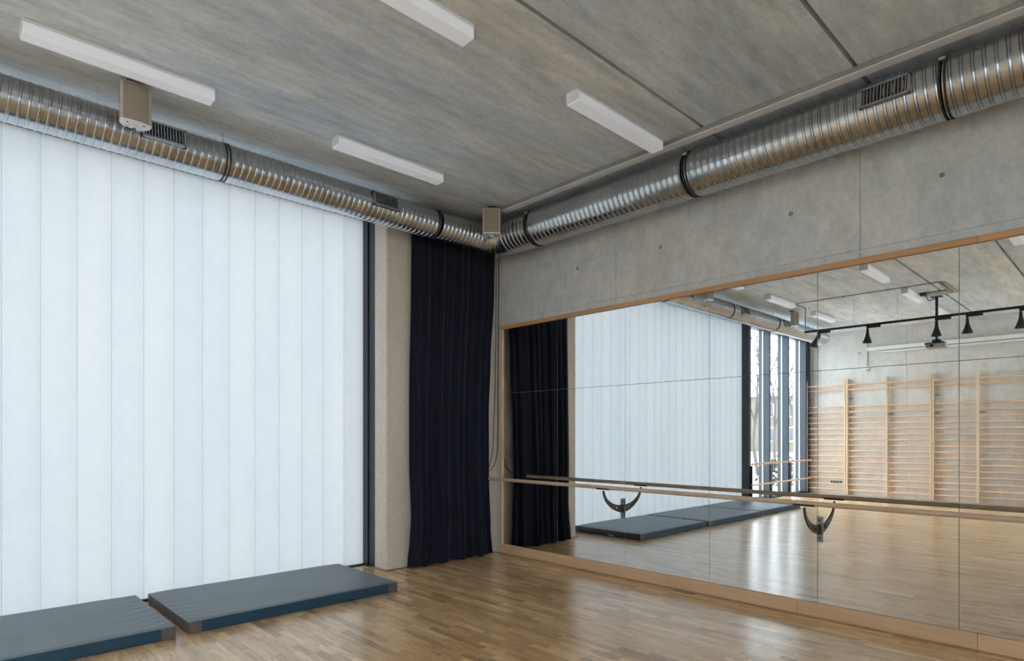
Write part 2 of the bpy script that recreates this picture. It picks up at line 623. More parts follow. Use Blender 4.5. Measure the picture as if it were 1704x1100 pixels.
# ---- wall behind the camera, with two unseen windows added to brighten the room
RW = [(-11.7, -8.9), (-8.6, -5.8)]
RZ0, RZ1 = 1.60, 4.20
mb = MB()
xe = [FAR - .3] + [k for ab in RW for k in ab] + [.33]
for i in range(0, len(xe), 2):
    mb.box(xe[i], xe[i + 1], REAR - .3, REAR, -.16, H + .1)
for a_, b_ in RW:
    mb.box(a_, b_, REAR - .3, REAR, -.16, RZ0)
    mb.box(a_, b_, REAR - .3, REAR, RZ1, H + .1)
wall_f = struct(obj('wall_front', mb, 'plaster'))
added_win = struct(empty('added_rear_window', (-6, REAR, RZ0)))
for a_, b_ in RW:
    n_ = 3
    for k in range(n_ + 1):
        xx = a_ + (b_ - a_) * k / n_
        obj('mullion', MB().bbox(xx - .03, xx + .03, REAR - .2, REAR - .1, RZ0, RZ1, .003, seg=1), 'darkframe', added_win)
    for zz in (RZ0, RZ1 - .06):
        obj('rail', MB().bbox(a_, b_, REAR - .19, REAR - .11, zz, zz + .06, .003, seg=1), 'darkframe', added_win)
    obj('glass_pane', MB().box(a_, b_, REAR - .152, REAR - .146, RZ0, RZ1), 'glass', added_win)

# ---- concrete pier between glazing and corner
pier = struct(obj('wall_left', MB().bbox(-1.725, WALLX + .01, 0.0, .268, -.1, H + .01, .012, seg=1).box(-1.60, WALLX + .3, .268, .80, -.1, H + .1), 'pier'))
obj('oak_skirting', MB().box(-1.737, -.02, -.016, 0.0, 0, .012).box(-1.741, -1.725, -.016, .268, 0, .012), 'skirt_wood', pier)

# ---- glazing 1: channel glass wall
win1 = struct(empty('window_1', (-1.735, GL, 0)))
SP = .2642
NP = 25
GZ0, GZ1 = .02, 4.24
def channel():
    mb = MB()
    x0, x1 = -(SP - .006), 0
    r = .004
    prof = [(x0, .0006), (x0 + .0008, 0), (x1 - .0008, 0), (x1, .0006)]
    vs_ = []
    for px_, py_ in prof:
        vs_ += [(px_, py_, GZ0), (px_, py_, GZ1)]
    fs = [(2 * i, 2 * i + 1, 2 * i + 3, 2 * i + 2) for i in range(len(prof) - 1)]
    return mb.add(vs_, fs)
cme = mesh('glass_panel', channel(), 'cglass', True)
sp_ = [(-.0001, .0007), (.0006, -.0008), (.0020, -.0016), (.0040, -.0016), (.0054, -.0008), (.0061, .0007)]
sme = mesh('joint_seal', MB().add([(a_, b_, z_) for a_, b_ in sp_ for z_ in (GZ0, GZ1)], [(2 * k, 2 * k + 2, 2 * k + 3, 2 * k + 1) for k in range(5)]), 'seal')
for i in range(NP):
    p = obj('glass_panel', cme, None, win1, loc=(-.003 - SP * i, 0, 0))
    if i:
        obj('joint_seal', sme, None, win1, loc=(-.003 - SP * i, 0, 0))
XE = -1.735 - SP * NP
f1 = MB()
f1.box(-1.725, -1.60, .268, .60, 0, H)                    # deep post beside the pier
f1.box(-1.742, -1.725, .40, .60, 0, H)
obj('frame_post', f1, 'darkframe', win1)
obj('sill_rail', MB().box(XE, -1.725, GL - .035, GL + .08, 0.0, .02), 'darkframe', win1)
obj('head_rail', MB().box(XE, -1.725, GL - .02, GL + .08, GZ1, H + .02), 'darkframe', win1)

# ---- glazing 2: three clear windows between deep mullions
win2 = struct(empty('window_2', (XE, GL, 0)))
mull = [(XE - .13, XE), (-9.545, -9.485), (-10.685, -10.62), (-11.86, -11.79)]
for i, (a, b) in enumerate(mull):
    obj('mullion', MB().bbox(a, b, .34, .62, 0, H, .004, seg=1), 'greyframe' if i else 'darkframe', win2)
obj('mullion', MB().bbox(FAR, -12.0, .34, .62, 0, H, .004, seg=1), 'greyframe', win2)
bays = [(mull[i + 1][1], mull[i][0]) for i in range(3)] + [(-12.0, -11.86)]
for (a, b) in bays:
    obj('head_rail', MB().box(a, b, .42, .60, 4.20, H + .02), 'greyframe', win2)
    obj('sill_rail', MB().box(a, b, .42, .60, 0, .06), 'greyframe', win2)
    obj('glass_pane', MB().box(a, b, .520, .526, .06, 4.20), 'glass', win2)
    if b - a > .5:
        obj('casement_edge', MB().box(a, a + .014, .495, .520, .06, 4.20), 'screenw', win2)

# ================================================================== MIRROR WALL
mir = tag(empty('wall_mirror', (0, -3.2, .13)), 'tall wall mirror of large panels in a pale wood frame above the barre', 'mirror')
ys = [-.155, -1.140, -2.156, -3.172, -4.192, -5.205, -6.22]
zs = [.131, 2.158, 3.021]
obj('backing_board', MB().box(.012, WALLX, ys[-1], ys[0], .131, 3.021), 'backing', mir)
TILT = {(1, 0): (.0046, 0), (1, 1): (.0046, 0)}
for i in range(6):
    for j in range(2):
        g = .0022
        y0, y1, z0, z1 = ys[i + 1] + g, ys[i] - g, zs[j] + g, zs[j + 1] - g
        yc, zc = (y0 + y1) / 2, (z0 + z1) / 2
        mb = MB().box(0, .006, y0 - yc, y1 - yc, z0 - zc, z1 - zc)
        mb.m = [1] * 6
        mb.m[5] = 0                                       # face towards the room (-X)
        me = mesh('mirror_panel', mb, ['mirror', 'mirror_edge'])
        o = obj('mirror_panel', me, None, mir, loc=(0, yc + 3.2, zc - .13))
        tz, ty = TILT.get((i, j), (0, 0))
        o.rotation_euler = (0, ty, tz)
obj('top_rail', MB().bbox(-.022, WALLX, -5.318, -.095, 3.021, 3.070, .002, seg=1), 'frame_wood', mir)
obj('top_rail', MB().bbox(-.022, WALLX, -6.28, -5.320, 3.021, 3.070, .002, seg=1), 'frame_wood', mir)
obj('side_rail', MB().bbox(-.020, WALLX, -.155, -.095, 2.02, 3.021, .002, seg=1).bbox(-.020, WALLX, -.155, -.095, .131, 2.018, .002, seg=1), 'post_wood', mir)
pj = [-.093, -1.411, -2.714, -4.021, -5.318, -6.28]
for i in range(5):
    obj('plinth_board', MB().bbox(-.012, WALLX, pj[i + 1] + .001, pj[i] - .001, .010, .131, .0015, seg=1), 'plinth_wood', mir)
    obj('floor_bead', MB().bbox(-.030, -.012, pj[i + 1], pj[i], 0, .014, .006, seg=2), 'skirt_wood', mir)

# ================================================================== BARRE
BX, BZ, BR = -.35, 1.032, .021
bar = tag(empty('ballet_barre', (BX, -3.2, BZ)), 'long round wooden ballet barre running in front of the mirror', 'barre')
seg_y = [-.22, -4.20, -6.25]
obj('rail', MB().tube([(BX, -.263, BZ), (BX, -.270, BZ), (BX, -4.199, BZ)], [BR * .8, BR, BR], 24), 'barre_wood', bar, True)
obj('rail', MB().tube([(BX, -4.201, BZ), (BX, -6.25, BZ)], BR, 24), 'barre_wood', bar, True)

def bracket_arm(yc):
    """curved flat steel arm with round holes, drawn in the X-Z plane"""
    cu = bpy.data.curves.new('arm', 'CURVE')
    cu.dimensions = '2D'; cu.fill_mode = 'BOTH'; cu.extrude = .006
    zt = BZ - BR - .008
    def c(t):   # centre line and half width
        an = t * PI / 2 * .98
        xx = -.008 + (BX + .008) * math.sin(an) ** 1.0
        zz = .778 + (zt - .778) * (1 - math.cos(an)) ** .92
        return Vector((xx, zz)), .033 * (1 - t) ** 1.5 + .0115
    n = 28
    top, bot = [], []
    for i in range(n + 1):
        t = i / n
        p, hw = c(t)
        q, _ = c(min(1, t + .01)); q0, _ = c(max(0, t - .01))
        d = (q - q0).normalized()
        nn = Vector((-d.y, d.x))
        top.append(p + nn * hw); bot.append(p - nn * hw)
    loop = top + bot[::-1]
    s = cu.splines.new('POLY'); s.points.add(len(loop) - 1)
    for p, k in zip(s.points, loop):
        p.co = (k.x, k.y, 0, 1)
    s.use_cyclic_u = True
    for t, r in ((.20, .0145), (.33, .0105), (.44, .0078), (.54, .0055)):
        p, _ = c(t)
        s = cu.splines.new('POLY'); s.points.add(15)
        for k in range(16):
            an = -2 * PI * k / 16
            s.points[k].co = (p.x + r * math.cos(an), p.y + r * math.sin(an), 0, 1)
        s.use_cyclic_u = True
    tmp = bpy.data.objects.new('tmp', cu)
    C.objects.link(tmp)
    dg = bpy.context.evaluated_depsgraph_get()
    me = bpy.data.meshes.new_from_object(tmp.evaluated_get(dg))
    bpy.data.objects.remove(tmp)
    bpy.data.curves.remove(cu)
    rot = Matrix(((1, 0, 0, 0), (0, 0, -1, yc), (0, 1, 0, 0), (0, 0, 0, 1)))
    me.transform(rot)
    me.materials.clear()
    me.materials.append(M['brkt'])
    return me
for yc, lab in ((-2.124, 'curved perforated steel barre bracket beside the channel glass reflection, nearer the curtain'),
                (-4.212, 'curved perforated steel barre bracket in front of the reflected wall bars')):
    b = tag(empty('barre_bracket', (0, yc, .778)), lab, 'bracket', 'barre brackets on the mirror')
    obj('wall_plate', MB().bbox(-.009, -.0005, yc - .025, yc + .025, .667, .889, .002), 'plate', b)
    for z in (.70, .857):
        obj('bolt', MB().tube([(-.009, yc, z), (-.015, yc, z)], .009, 12), 'black', b)
    obj('hub', MB().bbox(-.032, -.009, yc - .016, yc + .016, .733, .823, .003), 'brkt', b)
    obj('arm', bracket_arm(yc), None, b)
    sd = MB()
    n = 10
    vs_, fs = [], []
    for yy in (yc - .085, yc + .085):
        for rad in (BR + .0005, BR + .005):
            for k in range(n + 1):
                an = PI + .35 + (PI - .7) * k / n
                vs_.append((BX + rad * math.cos(an), yy, BZ + rad * math.sin(an)))
    m_ = n + 1
    for k in range(n):
        fs += [(k, k + 1, 2 * m_ + k + 1, 2 * m_ + k), (m_ + k, 3 * m_ + k, 3 * m_ + k + 1, m_ + k + 1),
               (k, m_ + k, m_ + k + 1, k + 1), (2 * m_ + k, 2 * m_ + k + 1, 3 * m_ + k + 1, 3 * m_ + k)]
    fs += [(0, 2 * m_, 3 * m_, m_), (n, m_ + n, 3 * m_ + n, 2 * m_ + n)]
    obj('saddle', sd.add(vs_, fs), 'black', b)

# ================================================================== DUCTS
AY, AZ, AR = -.343, 4.089, .164
BXD, BZD, BRD = -.315, 4.093, .211
def ribbed(axis, a0, a1, cc, r, pitch, hgt, seg=44, helix=True):
    """spiral duct: rings along the axis, ribs lean by half a pitch round the tube like a lock seam"""
    mb = MB()
    n = int(abs(a1 - a0) / pitch)
    sg = 1 if a1 > a0 else -1
    prof = [(0, 0), (.30, 0), (.335, -.4), (.37, 0), (.43, .8), (.50, 1), (.57, .8), (.63, 0), (.665, -.4), (.70, 0)]
    rings = []
    for i in range(n):
        for t, h in prof:
            rings.append(((i + t) * pitch, r + h * hgt))
    rings.append((n * pitch, r))
    vs_, fs = [], []
    tot = abs(a1 - a0)
    for s_, rad in rings:
        for k in range(seg):
            an = 2 * PI * k / seg
            lean = pitch * .5 * math.sin(an * .5) if helix else 0
            s2 = min(max(s_ + (lean if 0 < s_ < n * pitch else 0), 0), tot)
            ax = a0 + sg * s2
            u, v = rad * math.cos(an + 2.2), rad * math.sin(an + 2.2)
            vs_.append((ax, cc[0] + u, cc[1] + v) if axis == 0 else (cc[0] + u, ax, cc[1] + v))
    for i in range(len(rings) - 1):
        for k in range(seg):
            k2 = (k + 1) % seg
            q = (i * seg + k, i * seg + k2, (i + 1) * seg + k2, (i + 1) * seg + k)
            fs.append(q)
    return mb.add(vs_, fs)

def ring(axis, a, cc, r, wd, th, seg=48):
    mb = MB()
    vs_, fs = [], []
    for da, rad in ((-wd / 2, r), (-wd / 2, r + th), (wd / 2, r + th), (wd / 2, r)):
        for k in range(seg):
            an = 2 * PI * k / seg
            u, v = rad * math.cos(an), rad * math.sin(an)
            vs_.append((a + da, cc[0] + u, cc[1] + v) if axis == 0 else (cc[0] + u, a + da, cc[1] + v))
    for j in range(3):
        for k in range(seg):
            fs.append((j * seg + k, j * seg + (k + 1) % seg, (j + 1) * seg + (k + 1) % seg, (j + 1) * seg + k))
    return mb.add(vs_, fs)

def grille(parent, axis, a0, a1, cc, r, elev):
    """framed slotted air grille; its face leans with the duct surface"""
    g = None
    hh = .078
    ln = abs(a1 - a0); mid = (a0 + a1) / 2
    # local frame: u along duct, v up the face, n outwards (towards the room)
    n2 = Vector((-math.cos(elev), math.sin(elev)))
    v2 = Vector((math.sin(elev), math.cos(elev)))
    base = r + .004
    def W(u, v, n_):
        p = n2 * (base + n_) + v2 * v
        return (mid + u, cc[0] + p.x, cc[1] + p.y) if axis == 0 else (cc[0] + p.x, mid + u, cc[1] + p.y)
    def lb(mb, u0, u1, v0, v1, n0, n1):
        q = [(u0, v0, n0), (u1, v0, n0), (u1, v1, n0), (u0, v1, n0), (u0, v0, n1), (u1, v0, n1), (u1, v1, n1), (u0, v1, n1)]
        return mb.add([W(*k) for k in q], [(0, 3, 2, 1), (4, 5, 6, 7), (0, 1, 5, 4), (1, 2, 6, 5), (2, 3, 7, 6), (3, 0, 4, 7)])
    fw = .018
    fm = MB()
    lb(fm, -ln / 2, ln / 2, -hh, -hh + fw, -.05, .012); lb(fm, -ln / 2, ln / 2, hh - fw, hh, -.05, .012)
    lb(fm, -ln / 2, -ln / 2 + fw, -hh, hh, -.05, .012); lb(fm, ln / 2 - fw, ln / 2, -hh, hh, -.05, .012)
    fo = obj('vent_grille', fm, 'galv', parent)
    obj('throat', lb(MB(), -ln / 2 + fw, ln / 2 - fw, -hh + fw, hh - fw, -.004, .0), 'black', fo)
    ns = 13
    for k in range(ns):
        u = -ln / 2 + fw + (ln - 2 * fw) * (k + .5) / ns
        obj('slat', lb(MB(), u - .0035, u + .0035, -hh + fw, hh - fw, .001, .009), 'galv', fo)
    return fo

dA = tag(empty('ventilation_duct', (-6, AY, AZ)), 'ribbed galvanised duct hung along the channel glass wall', 'duct')
AEND = -11.05
cuts = [-.612, -1.31, -3.67, -5.93, -8.09, -10.45, AEND]
for i in range(len(cuts) - 1):
    obj('duct_section', ribbed(0, cuts[i], cuts[i + 1], (AY, AZ), AR, .0590, .0048), 'galv', dA, True)
obj('end_cap', MB().tube([(AEND + .005, AY, AZ), (AEND - .05, AY, AZ), (AEND - .07, AY, AZ)], [AR + .002, AR + .002, AR * .8], 40), 'galv', dA, True)
for a in cuts[1:-1]:
    cl = obj('clamp', ring(0, a - .014, (AY, AZ), AR, .012, .006).add(*(lambda q: (q.v, q.f))(ring(0, a + .014, (AY, AZ), AR, .012, .006))), 'rubber', dA, True)
    obj('hanger_rod', MB().tube([(a, AY, AZ + AR), (a, AY, H)], .004, 8), 'conduit', cl)
for a0, a1 in ((-2.204, -1.889), (-4.356, -4.023), (-6.575, -6.255), (-8.66, -8.33)):
    grille(dA, 0, a0, a1, (AY, AZ), AR, .18)

dB = tag(empty('ventilation_duct', (BXD, -4, BZD)), 'wide ribbed galvanised duct above the mirror, bending at the corner', 'duct')
cutb = [-.615, -1.10, -3.194, -5.198, REAR + .02]
for i in range(4):
    obj('duct_section', ribbed(1, cutb[i], cutb[i + 1], (BXD, BZD), BRD, .064, .0080, 52), 'galv', dB, True)
for a in cutb[1:-1]:
    cl = obj('clamp', ring(1, a - .016, (BXD, BZD), BRD, .014, .007).add(*(lambda q: (q.v, q.f))(ring(1, a + .016, (BXD, BZD), BRD, .014, .007))), 'rubber', dB, True)
    obj('hanger_rod', MB().tube([(BXD, a, BZD + BRD), (BXD, a, H)], .004, 8), 'conduit', cl)
    obj('clamp_bolt', MB().bbox(BXD - BRD * .80 - .03, BXD - BRD * .80 + .0, a - .02, a + .02, BZD + BRD * .58, BZD + BRD * .58 + .02, .003), 'conduit', cl)
grille(dB, 1, -5.013, -4.683, (BXD, BZD), BRD, .16)
# segmented elbow joining both runs
R = .272
pts, rad = [], []
nb = 24
for i in range(nb + 1):
    an = PI / 2 * i / nb
    pts.append((-.587 + R * math.sin(an), AY - R + R * math.cos(an), AZ + .004 * i / nb))
    rad.append(AR + (BRD - AR) * (i / nb) + (.004 if i % 5 == 2 else 0))
pts = [(-.61, AY, AZ)] + pts + [(BXD, -.62, BZD)]
rad = [AR] + rad + [BRD]
obj('elbow', MB().tube(pts, rad, 44, cap=False), 'galv', dB, True)

# ================================================================== CEILING LUMINAIRES
def luminaire(x1, length, y0, y1, label, group='white box luminaires'):
    x0 = x1 - length
    o = tag(empty('ceiling_light', ((x0 + x1) / 2, (y0 + y1) / 2, H)), label, 'ceiling light', group)
    zb = H - .098
    obj('mounting_tray', MB().bbox(x0 - .004, x1 + .004, y0 - .002, y1 + .002, H - .022, H, .003, seg=1), 'white', o)
    obj('diffuser', MB().bbox(x0, x1, y0, y1, zb, H - .022, .006), 'diffuser', o)
    obj('end_cap', MB().bbox(x0 - .008, x0 + .002, y0 - .001, y1 + .001, H - .085, H - .018, .002, seg=1), 'white', o)
    obj('end_cap', MB().bbox(x1 - .002, x1 + .005, y0 - .001, y1 + .001, zb - .001, H - .018, .002, seg=1), 'white', o)
    return o
r1 = (-1.060, -.938)
luminaire(-1.695, 1.20, *r1, 'white box ceiling light in front of the window duct, nearest the dark curtain')
luminaire(-3.967, 1.20, *r1, 'white box ceiling light directly above the beige speaker at the upper left')
luminaire(-6.31, 1.20, *r1, 'white ceiling light in the mirror whose end meets the thin grey conduit')
luminaire(-8.66, 1.20, *r1, 'farthest white ceiling light of the row beside the window duct, seen in the mirror')
r2 = (-3.062, -2.938)
luminaire(-.664, 1.215, *r2, 'white box ceiling light whose end touches the long white trunking')
luminaire(-2.967, 1.20, *r2, 'white box ceiling light cut by the top edge of the photo')
luminaire(-5.31, 1.19, *r2, 'white ceiling light in the mirror just under the frame, left of the slab joint')
luminaire(-7.66, 1.19, *r2, 'white ceiling light in the mirror between the conduit and the projector plate')
luminaire(-10.00, 1.19, *r2, 'white ceiling light in the mirror right behind the projector pole')
r3 = (-4.99, -4.868)
luminaire(-4.24, 1.20, *r3, 'white ceiling light end showing at the top right corner of the mirror')
luminaire(-6.40, 1.20, *r3, 'white ceiling light cut by the right edge of the photo in the mirror')

# white trunking along the mirror wall
tk = tag(empty('cable_trunking', (-.55, -4, H)), 'long white cable trunking on the ceiling beside the duct above the mirror', 'trunking')
obj('channel', MB().bbox(-.605, -.505, REAR + .01, -.77, H - .042, H - .002, .002, seg=1), 'conduit', tk)
obj('cover', MB().bbox(-.603, -.507, REAR + .01, -.77, H - .050, H - .042, .002, seg=1), 'white', tk)

# ================================================================== SPEAKERS
def speaker(x, y, rz, label):
    o = tag(empty('speaker', (x, y, 4.025), rz), label, 'speaker', 'beige ceiling speakers')
    wd, dp = .108, .075
    z0, z1 = -.02, .285
    def outline(s=1.0, front=0.0):
        p = []
        for k in range(13):      # front, slightly convex
            u = -1 + 2 * k / 12
            p.append((wd * s * u * .98, -dp * .62 - .020 * (1 - u * u) * s))
        for k in range(1, 16):   # rounded back
            an = PI * k / 16
            p.append((wd * s * math.cos(an), -dp * .42 + dp * 1.55 * s * math.sin(an)))
        return p
    def prism(pl, za, zb):
        n = len(pl)
        return MB().add([(a, b, za) for a, b in pl] + [(a, b, zb) for a, b in pl],
                        [tuple(range(n - 1, -1, -1)), tuple(range(n, 2 * n))] + [(i, (i + 1) % n, n + (i + 1) % n, n + i) for i in range(n)])
    def put(name, mb, mat, par=None, smooth=False):
        me = mesh(name, mb, mat, smooth)
        q = obj(name, me, None, par or o, loc=(0, 0, 0))
        return q
    put('cabinet', prism(outline(), z0 + .012, z1), 'beige', smooth=True)
    # grille: slightly proud curved sheet on the front
    vs_, fs = [], []
    n = 12
    for k in range(n + 1):
        u = (-1 + 2 * k / n) * .80
        yy = -dp * .62 - .020 * (1 - u * u) - .003
        vs_ += [(wd * u, yy, z0 + .014), (wd * u, yy, z1 - .008), (wd * u, yy + .006, z0 + .014), (wd * u, yy + .006, z1 - .008)]
    for k in range(n):
        a, b = 4 * k, 4 * k + 4
        fs += [(a, b, b + 1, a + 1), (a + 2, a + 3, b + 3, b + 2), (a, a + 2, b + 2, b), (a + 1, b + 1, b + 3, a + 3)]
    fs += [(0, 1, 3, 2), (4 * n, 4 * n + 2, 4 * n + 3, 4 * n + 1)]
    put('grille', MB().add(vs_, fs), 'grill', smooth=True)
    ec = put('end_plate', prism(outline(1.0), z0, z0 + .012), 'white', smooth=True)
    for u in (-.055, .055):
        put('screw', MB().tube([(u, -.035, z0 + .001), (u, -.035, z0 - .003)], .007, 10), 'black', ec)
    put('socket', MB().bbox(-.022, .022, .0, .03, z0 - .018, z0, .003), 'white', ec)
    put('cable', MB().tube([(-.03, .075, .10), (-.045, .09, .03), (-.04, .06, -.03), (-.012, .03, -.045), (.004, .012, -.038)], .006, 8), 'rubber', smooth=True)
    put('plug', MB().tube([(0, .012, z0 - .016), (.002, .012, z0 - .045)], .011, 10), 'green')
    br = put('bracket', MB().bbox(-.012, .012, .062, .078, .05, H - 4.025 - .006, .002).bbox(-.05, .05, .02, .12, H - 4.025 - .008, H - 4.0255, .002), 'black')
    put('chain', MB().tube([(-.02, .085, .10), (-.024, .085, .22), (-.02, .085, H - 4.03)], .004, 6), 'conduit', br)
    return o
speaker(-4.455, -.745, 0.0, 'beige curved speaker under the leftmost ceiling light')
speaker(-.715, -.72, -.72, 'beige speaker turned into the room at the corner of the two ducts')
speaker(-8.28, -.745, 0.0, 'beige speaker beside the far duct end, seen only in the mirror')

# ================================================================== CURTAIN
def curtain():
    mb = MB()
    nu, nv = 260, 46
    zt = 4.22
    prof_l = [(0, -1.505), (.12, -1.497), (.32, -1.468), (.6, -1.448), (1.2, -1.468), (2.2, -1.462), (3.4, -1.438), (4.3, -1.43)]
    prof_r = [(0, -.175), (.35, -.205), (1.0, -.225), (1.8, -.215), (2.6, -.175), (3.5, -.115), (4.3, -.10)]
    def interp(pf, z):
        for (a, b), (c, d) in zip(pf, pf[1:]):
            if a <= z <= c:
                t = (z - a) / (c - a); t = t * t * (3 - 2 * t)
                return b + (d - b) * t
        return pf[-1][1]
    vs_, fs = [], []
    for j in range(nv + 1):
        z = .012 + (zt - .012) * (j / nv) ** 1.2
        xl, xr = interp(prof_l, z), interp(prof_r, z)
        low = max(0, 1 - z / 2.2)
        for i in range(nu + 1):
            u = i / nu
            ph = u * 2 * PI
            w_ = u + .012 * math.sin(ph * 3 + 1.3) + .010 * low * math.sin(ph * 5 + z)
            wn = w_ + .030 * noise.noise(Vector((u * 5.0, z * .22, 7.0)))
            am = .55 + .9 * abs(noise.noise(Vector((u * 6.0, z * .18, 3.0))))
            f = math.sin(wn * 2 * PI * 10.5 + .35 * math.sin(z * .9)) * (.020 + .010 * low) * am
            f += math.sin(wn * 2 * PI * 4.3 + 1.1 + z * .15) * (.012 + .016 * low)
            f += math.sin(wn * 2 * PI * 23 + .6) * .006 * am
            f += noise.noise(Vector((u * 9, z * .5, 2.0))) * .02 * low
            f = max(-.055, min(.06, f))
            hem = .012 * (math.sin(w_ * 2 * PI * 4.3) * .5 + .5) * (1 if j == 0 else 0)
            vs_.append((xl + (xr - xl) * u + .008 * math.cos(w_ * 2 * PI * 10.5), -.100 - .03 * low + f * (1 if f < 0 else .8), z + hem))
    for j in range(nv):
        for i in range(nu):
            a = j * (nu + 1) + i
            fs.append((a, a + 1, a + nu + 2, a + nu + 1))
    return mb.add(vs_, fs)
cur = tag(obj('curtain', curtain(), 'curtain', None, 'all'), 'floor-length dark navy curtain hanging in folds in the corner', 'curtain')
sm = cur.modifiers.new('cloth', 'SOLIDIFY')
sm.thickness = .003
obj('heading_track', MB().bbox(-1.47, -.06, -.125, -.075, 4.215, H, .003), 'black', cur)

# thin cables in the corner
def bez(pts, n=10):
    P = [Vector(p) for p in pts]
    P = [P[0] * 2 - P[1]] + P + [P[-1] * 2 - P[-2]]
    out = []
    for i in range(1, len(P) - 2):
        for k in range(n):
            t = k / n
            a, b, c, d = P[i - 1], P[i], P[i + 1], P[i + 2]
            out.append(.5 * ((2 * b) + (c - a) * t + (2 * a - 5 * b + 4 * c - d) * t * t + (3 * b - a - 3 * c + d) * t ** 3))
    out.append(P[-2])
    return out
tag(obj('loose_cable', MB().tube(bez([(-.012, -.03, 4.0), (-.02, -.03, 3.0), (-.03, -.025, 2.2), (-.06, -.03, 1.75), (-.10, -.045, 1.35), (-.19, -.05, 1.12), (-.26, -.05, 1.08)]), .0045, 8), 'rubber', None, True),
    'thin black cable nearer the curtain edge, looping into the corner', 'cable', 'cables in the corner')
tag(obj('loose_cable', MB().tube(bez([(.005, -.06, 4.0), (-.002, -.06, 3.0), (-.005, -.06, 2.2), (-.01, -.065, 1.75), (-.03, -.075, 1.4), (-.10, -.075, 1.18), (-.22, -.06, 1.09), (-.27, -.055, 1.07)]), .0045, 8), 'rubber', None, True),
    'thin black cable nearer the mirror frame, looping behind the barre end', 'cable', 'cables in the corner')

# ================================================================== MATS
def mat_top(x0, x1, y0, y1, z0, z1, seed):
    mb = MB()
    nx, ny = 90, 50
    vs_, fs = [], []
    rim = .02
    for i in range(nx + 1):
        for j in range(ny + 1):
            u, v = i / nx, j / ny
            xx = x0 + (x1 - x0) * u; yy = y0 + (y1 - y0) * v
            de = min(xx - x0, x1 - xx, yy - y0, y1 - yy)
            z = z1 - .010 * max(0, 1 - de / rim) ** 2
            ex = min(xx - x0, x1 - xx)
            wr = math.exp(-ex / .16) * min(1, de / .03)
            ph = noise.noise(Vector((yy * 2.0 + seed, xx * 1.5, seed)))
            z += .0055 * wr * math.sin(yy * 46 + ph * 5 + ex * 14)
            z += .004 * noise.noise(Vector((xx * 2.3 + seed * 3, yy * 2.3, seed))) * min(1, de / .1)
            vs_.append((xx, yy, z))
    for i in range(nx):
        for j in range(ny):
            a = i * (ny + 1) + j
            fs.append((a, a + ny + 1, a + ny + 2, a + 1))
    return mb.add(vs_, fs)
def gym_mat(x0, x1, y0, y1, seed, label):
    o = tag(empty('gym_mat', ((x0 + x1) / 2, (y0 + y1) / 2, 0)), label, 'gym mat', 'gym mats along the glass')
    z1 = .104
    cs = .10
    obj('cover_top', mat_top(x0, x1, y0, y1, 0, z1, seed), 'mat_top', o, 'all')
    zt = z1 - .0095
    obj('side_panel', MB().bbox(x0 + cs, x1 - cs, y0, y0 + .02, .002, zt, .003, seg=1), 'mat_side', o)
    obj('side_panel', MB().bbox(x0 + cs, x1 - cs, y1 - .02, y1, .002, zt, .003, seg=1), 'mat_side', o)
    obj('foam_core', MB().box(x0 + .015, x1 - .015, y0 + .015, y1 - .015, .001, zt - .012), 'mat_corner', o)
    for xa, xb in ((x0, x0 + cs), (x1 - cs, x1)):
        for ya, yb in ((y0 - .0015, y0 + .06), (y1 - .06, y1 + .0015)):
            obj('corner_patch', MB().bbox(xa - (.0015 if xa == x0 else 0), xb + (.0015 if xb == x1 else 0), ya, yb, .001, zt + .001, .004), 'mat_corner', o)
    obj('end_panel', MB().bbox(x0, x0 + .02, y0 + .06, y1 - .06, .002, zt, .003, seg=1), 'mat_corner', o)
    obj('end_panel', MB().bbox(x1 - .02, x1, y0 + .06, y1 - .06, .045, zt, .003, seg=1), 'mat_corner', o)
    hk = obj('hook_strip', MB().bbox(x1 - .02, x1 + .001, y0 + .06, y1 - .06, .002, .044, .003, seg=1), 'mat_side', o)
    obj('maker_label', MB().box(x1 + .001, x1 + .002, (y0 + y1) / 2 - .16, (y0 + y1) / 2 - .04, .014, .030), 'label_white', hk)
    return o
gym_mat(-4.108, -2.150, -.880, .365, 1.3, 'slate grey gym mat with blue sides, the one nearest the curtain')
gym_mat(-6.170, -4.208, -.905, .385, 4.1, 'slate grey gym mat cut off by the left edge of the photo')
gym_mat(-8.220, -6.260, -.890, .380, 7.7, 'farthest gym mat, seen only in the mirror behind the barre')

# ================================================================== WALL BARS on the far wall
rz = [2.923, 2.794, 2.353, 2.205, 2.058, 1.911, 1.764, 1.617, 1.470, 1.323, 1.178, 1.032, .886, .738, .590, .438, .285, .138]
xf = FAR
def wall_bars(posts, label):
    o = tag(empty('wall_bars', (FAR, (posts[0] + posts[-1]) / 2, 0)), label, 'wall bars', 'wooden wall bars')
    for k, y in enumerate(posts):
        p = obj('post', MB().bbox(FAR + .03, FAR + .125, y - .019, y + .019, .03, 3.085, .004, seg=1), 'post_wood', o)
        for z in (2.565, 2.13):
            if (k == 0) or z < 2.5 and k == 1 and len(posts) > 2:
                obj('wall_peg', MB().tube([(FAR - .002, y - .019, z), (FAR + .05, y - .03, z), (FAR + .055, y - .115, z), (FAR + .075, y - .12, z + .012)], .009, 8), 'black', p)
    for a, b in zip(posts, posts[1:]):
        for i, z in enumerate(rz):
            xx = FAR + (.125 if i == 0 else .08)
            obj('rung', MB().tube([(xx, a - .018, z), (xx, b + .018, z)], .0195, 10), 'bar_wood', o, True)
    return o
wall_bars([.385, -.585], 'single bay of pine wall bars in the corner by the clear windows')
wall_bars([-.635, -1.568, -2.508], 'double bay of pine wall bars in the middle, left of the thick post pair')
wall_bars([-2.552, -3.432, -4.31], 'double bay of pine wall bars cut off by the right edge of the photo')

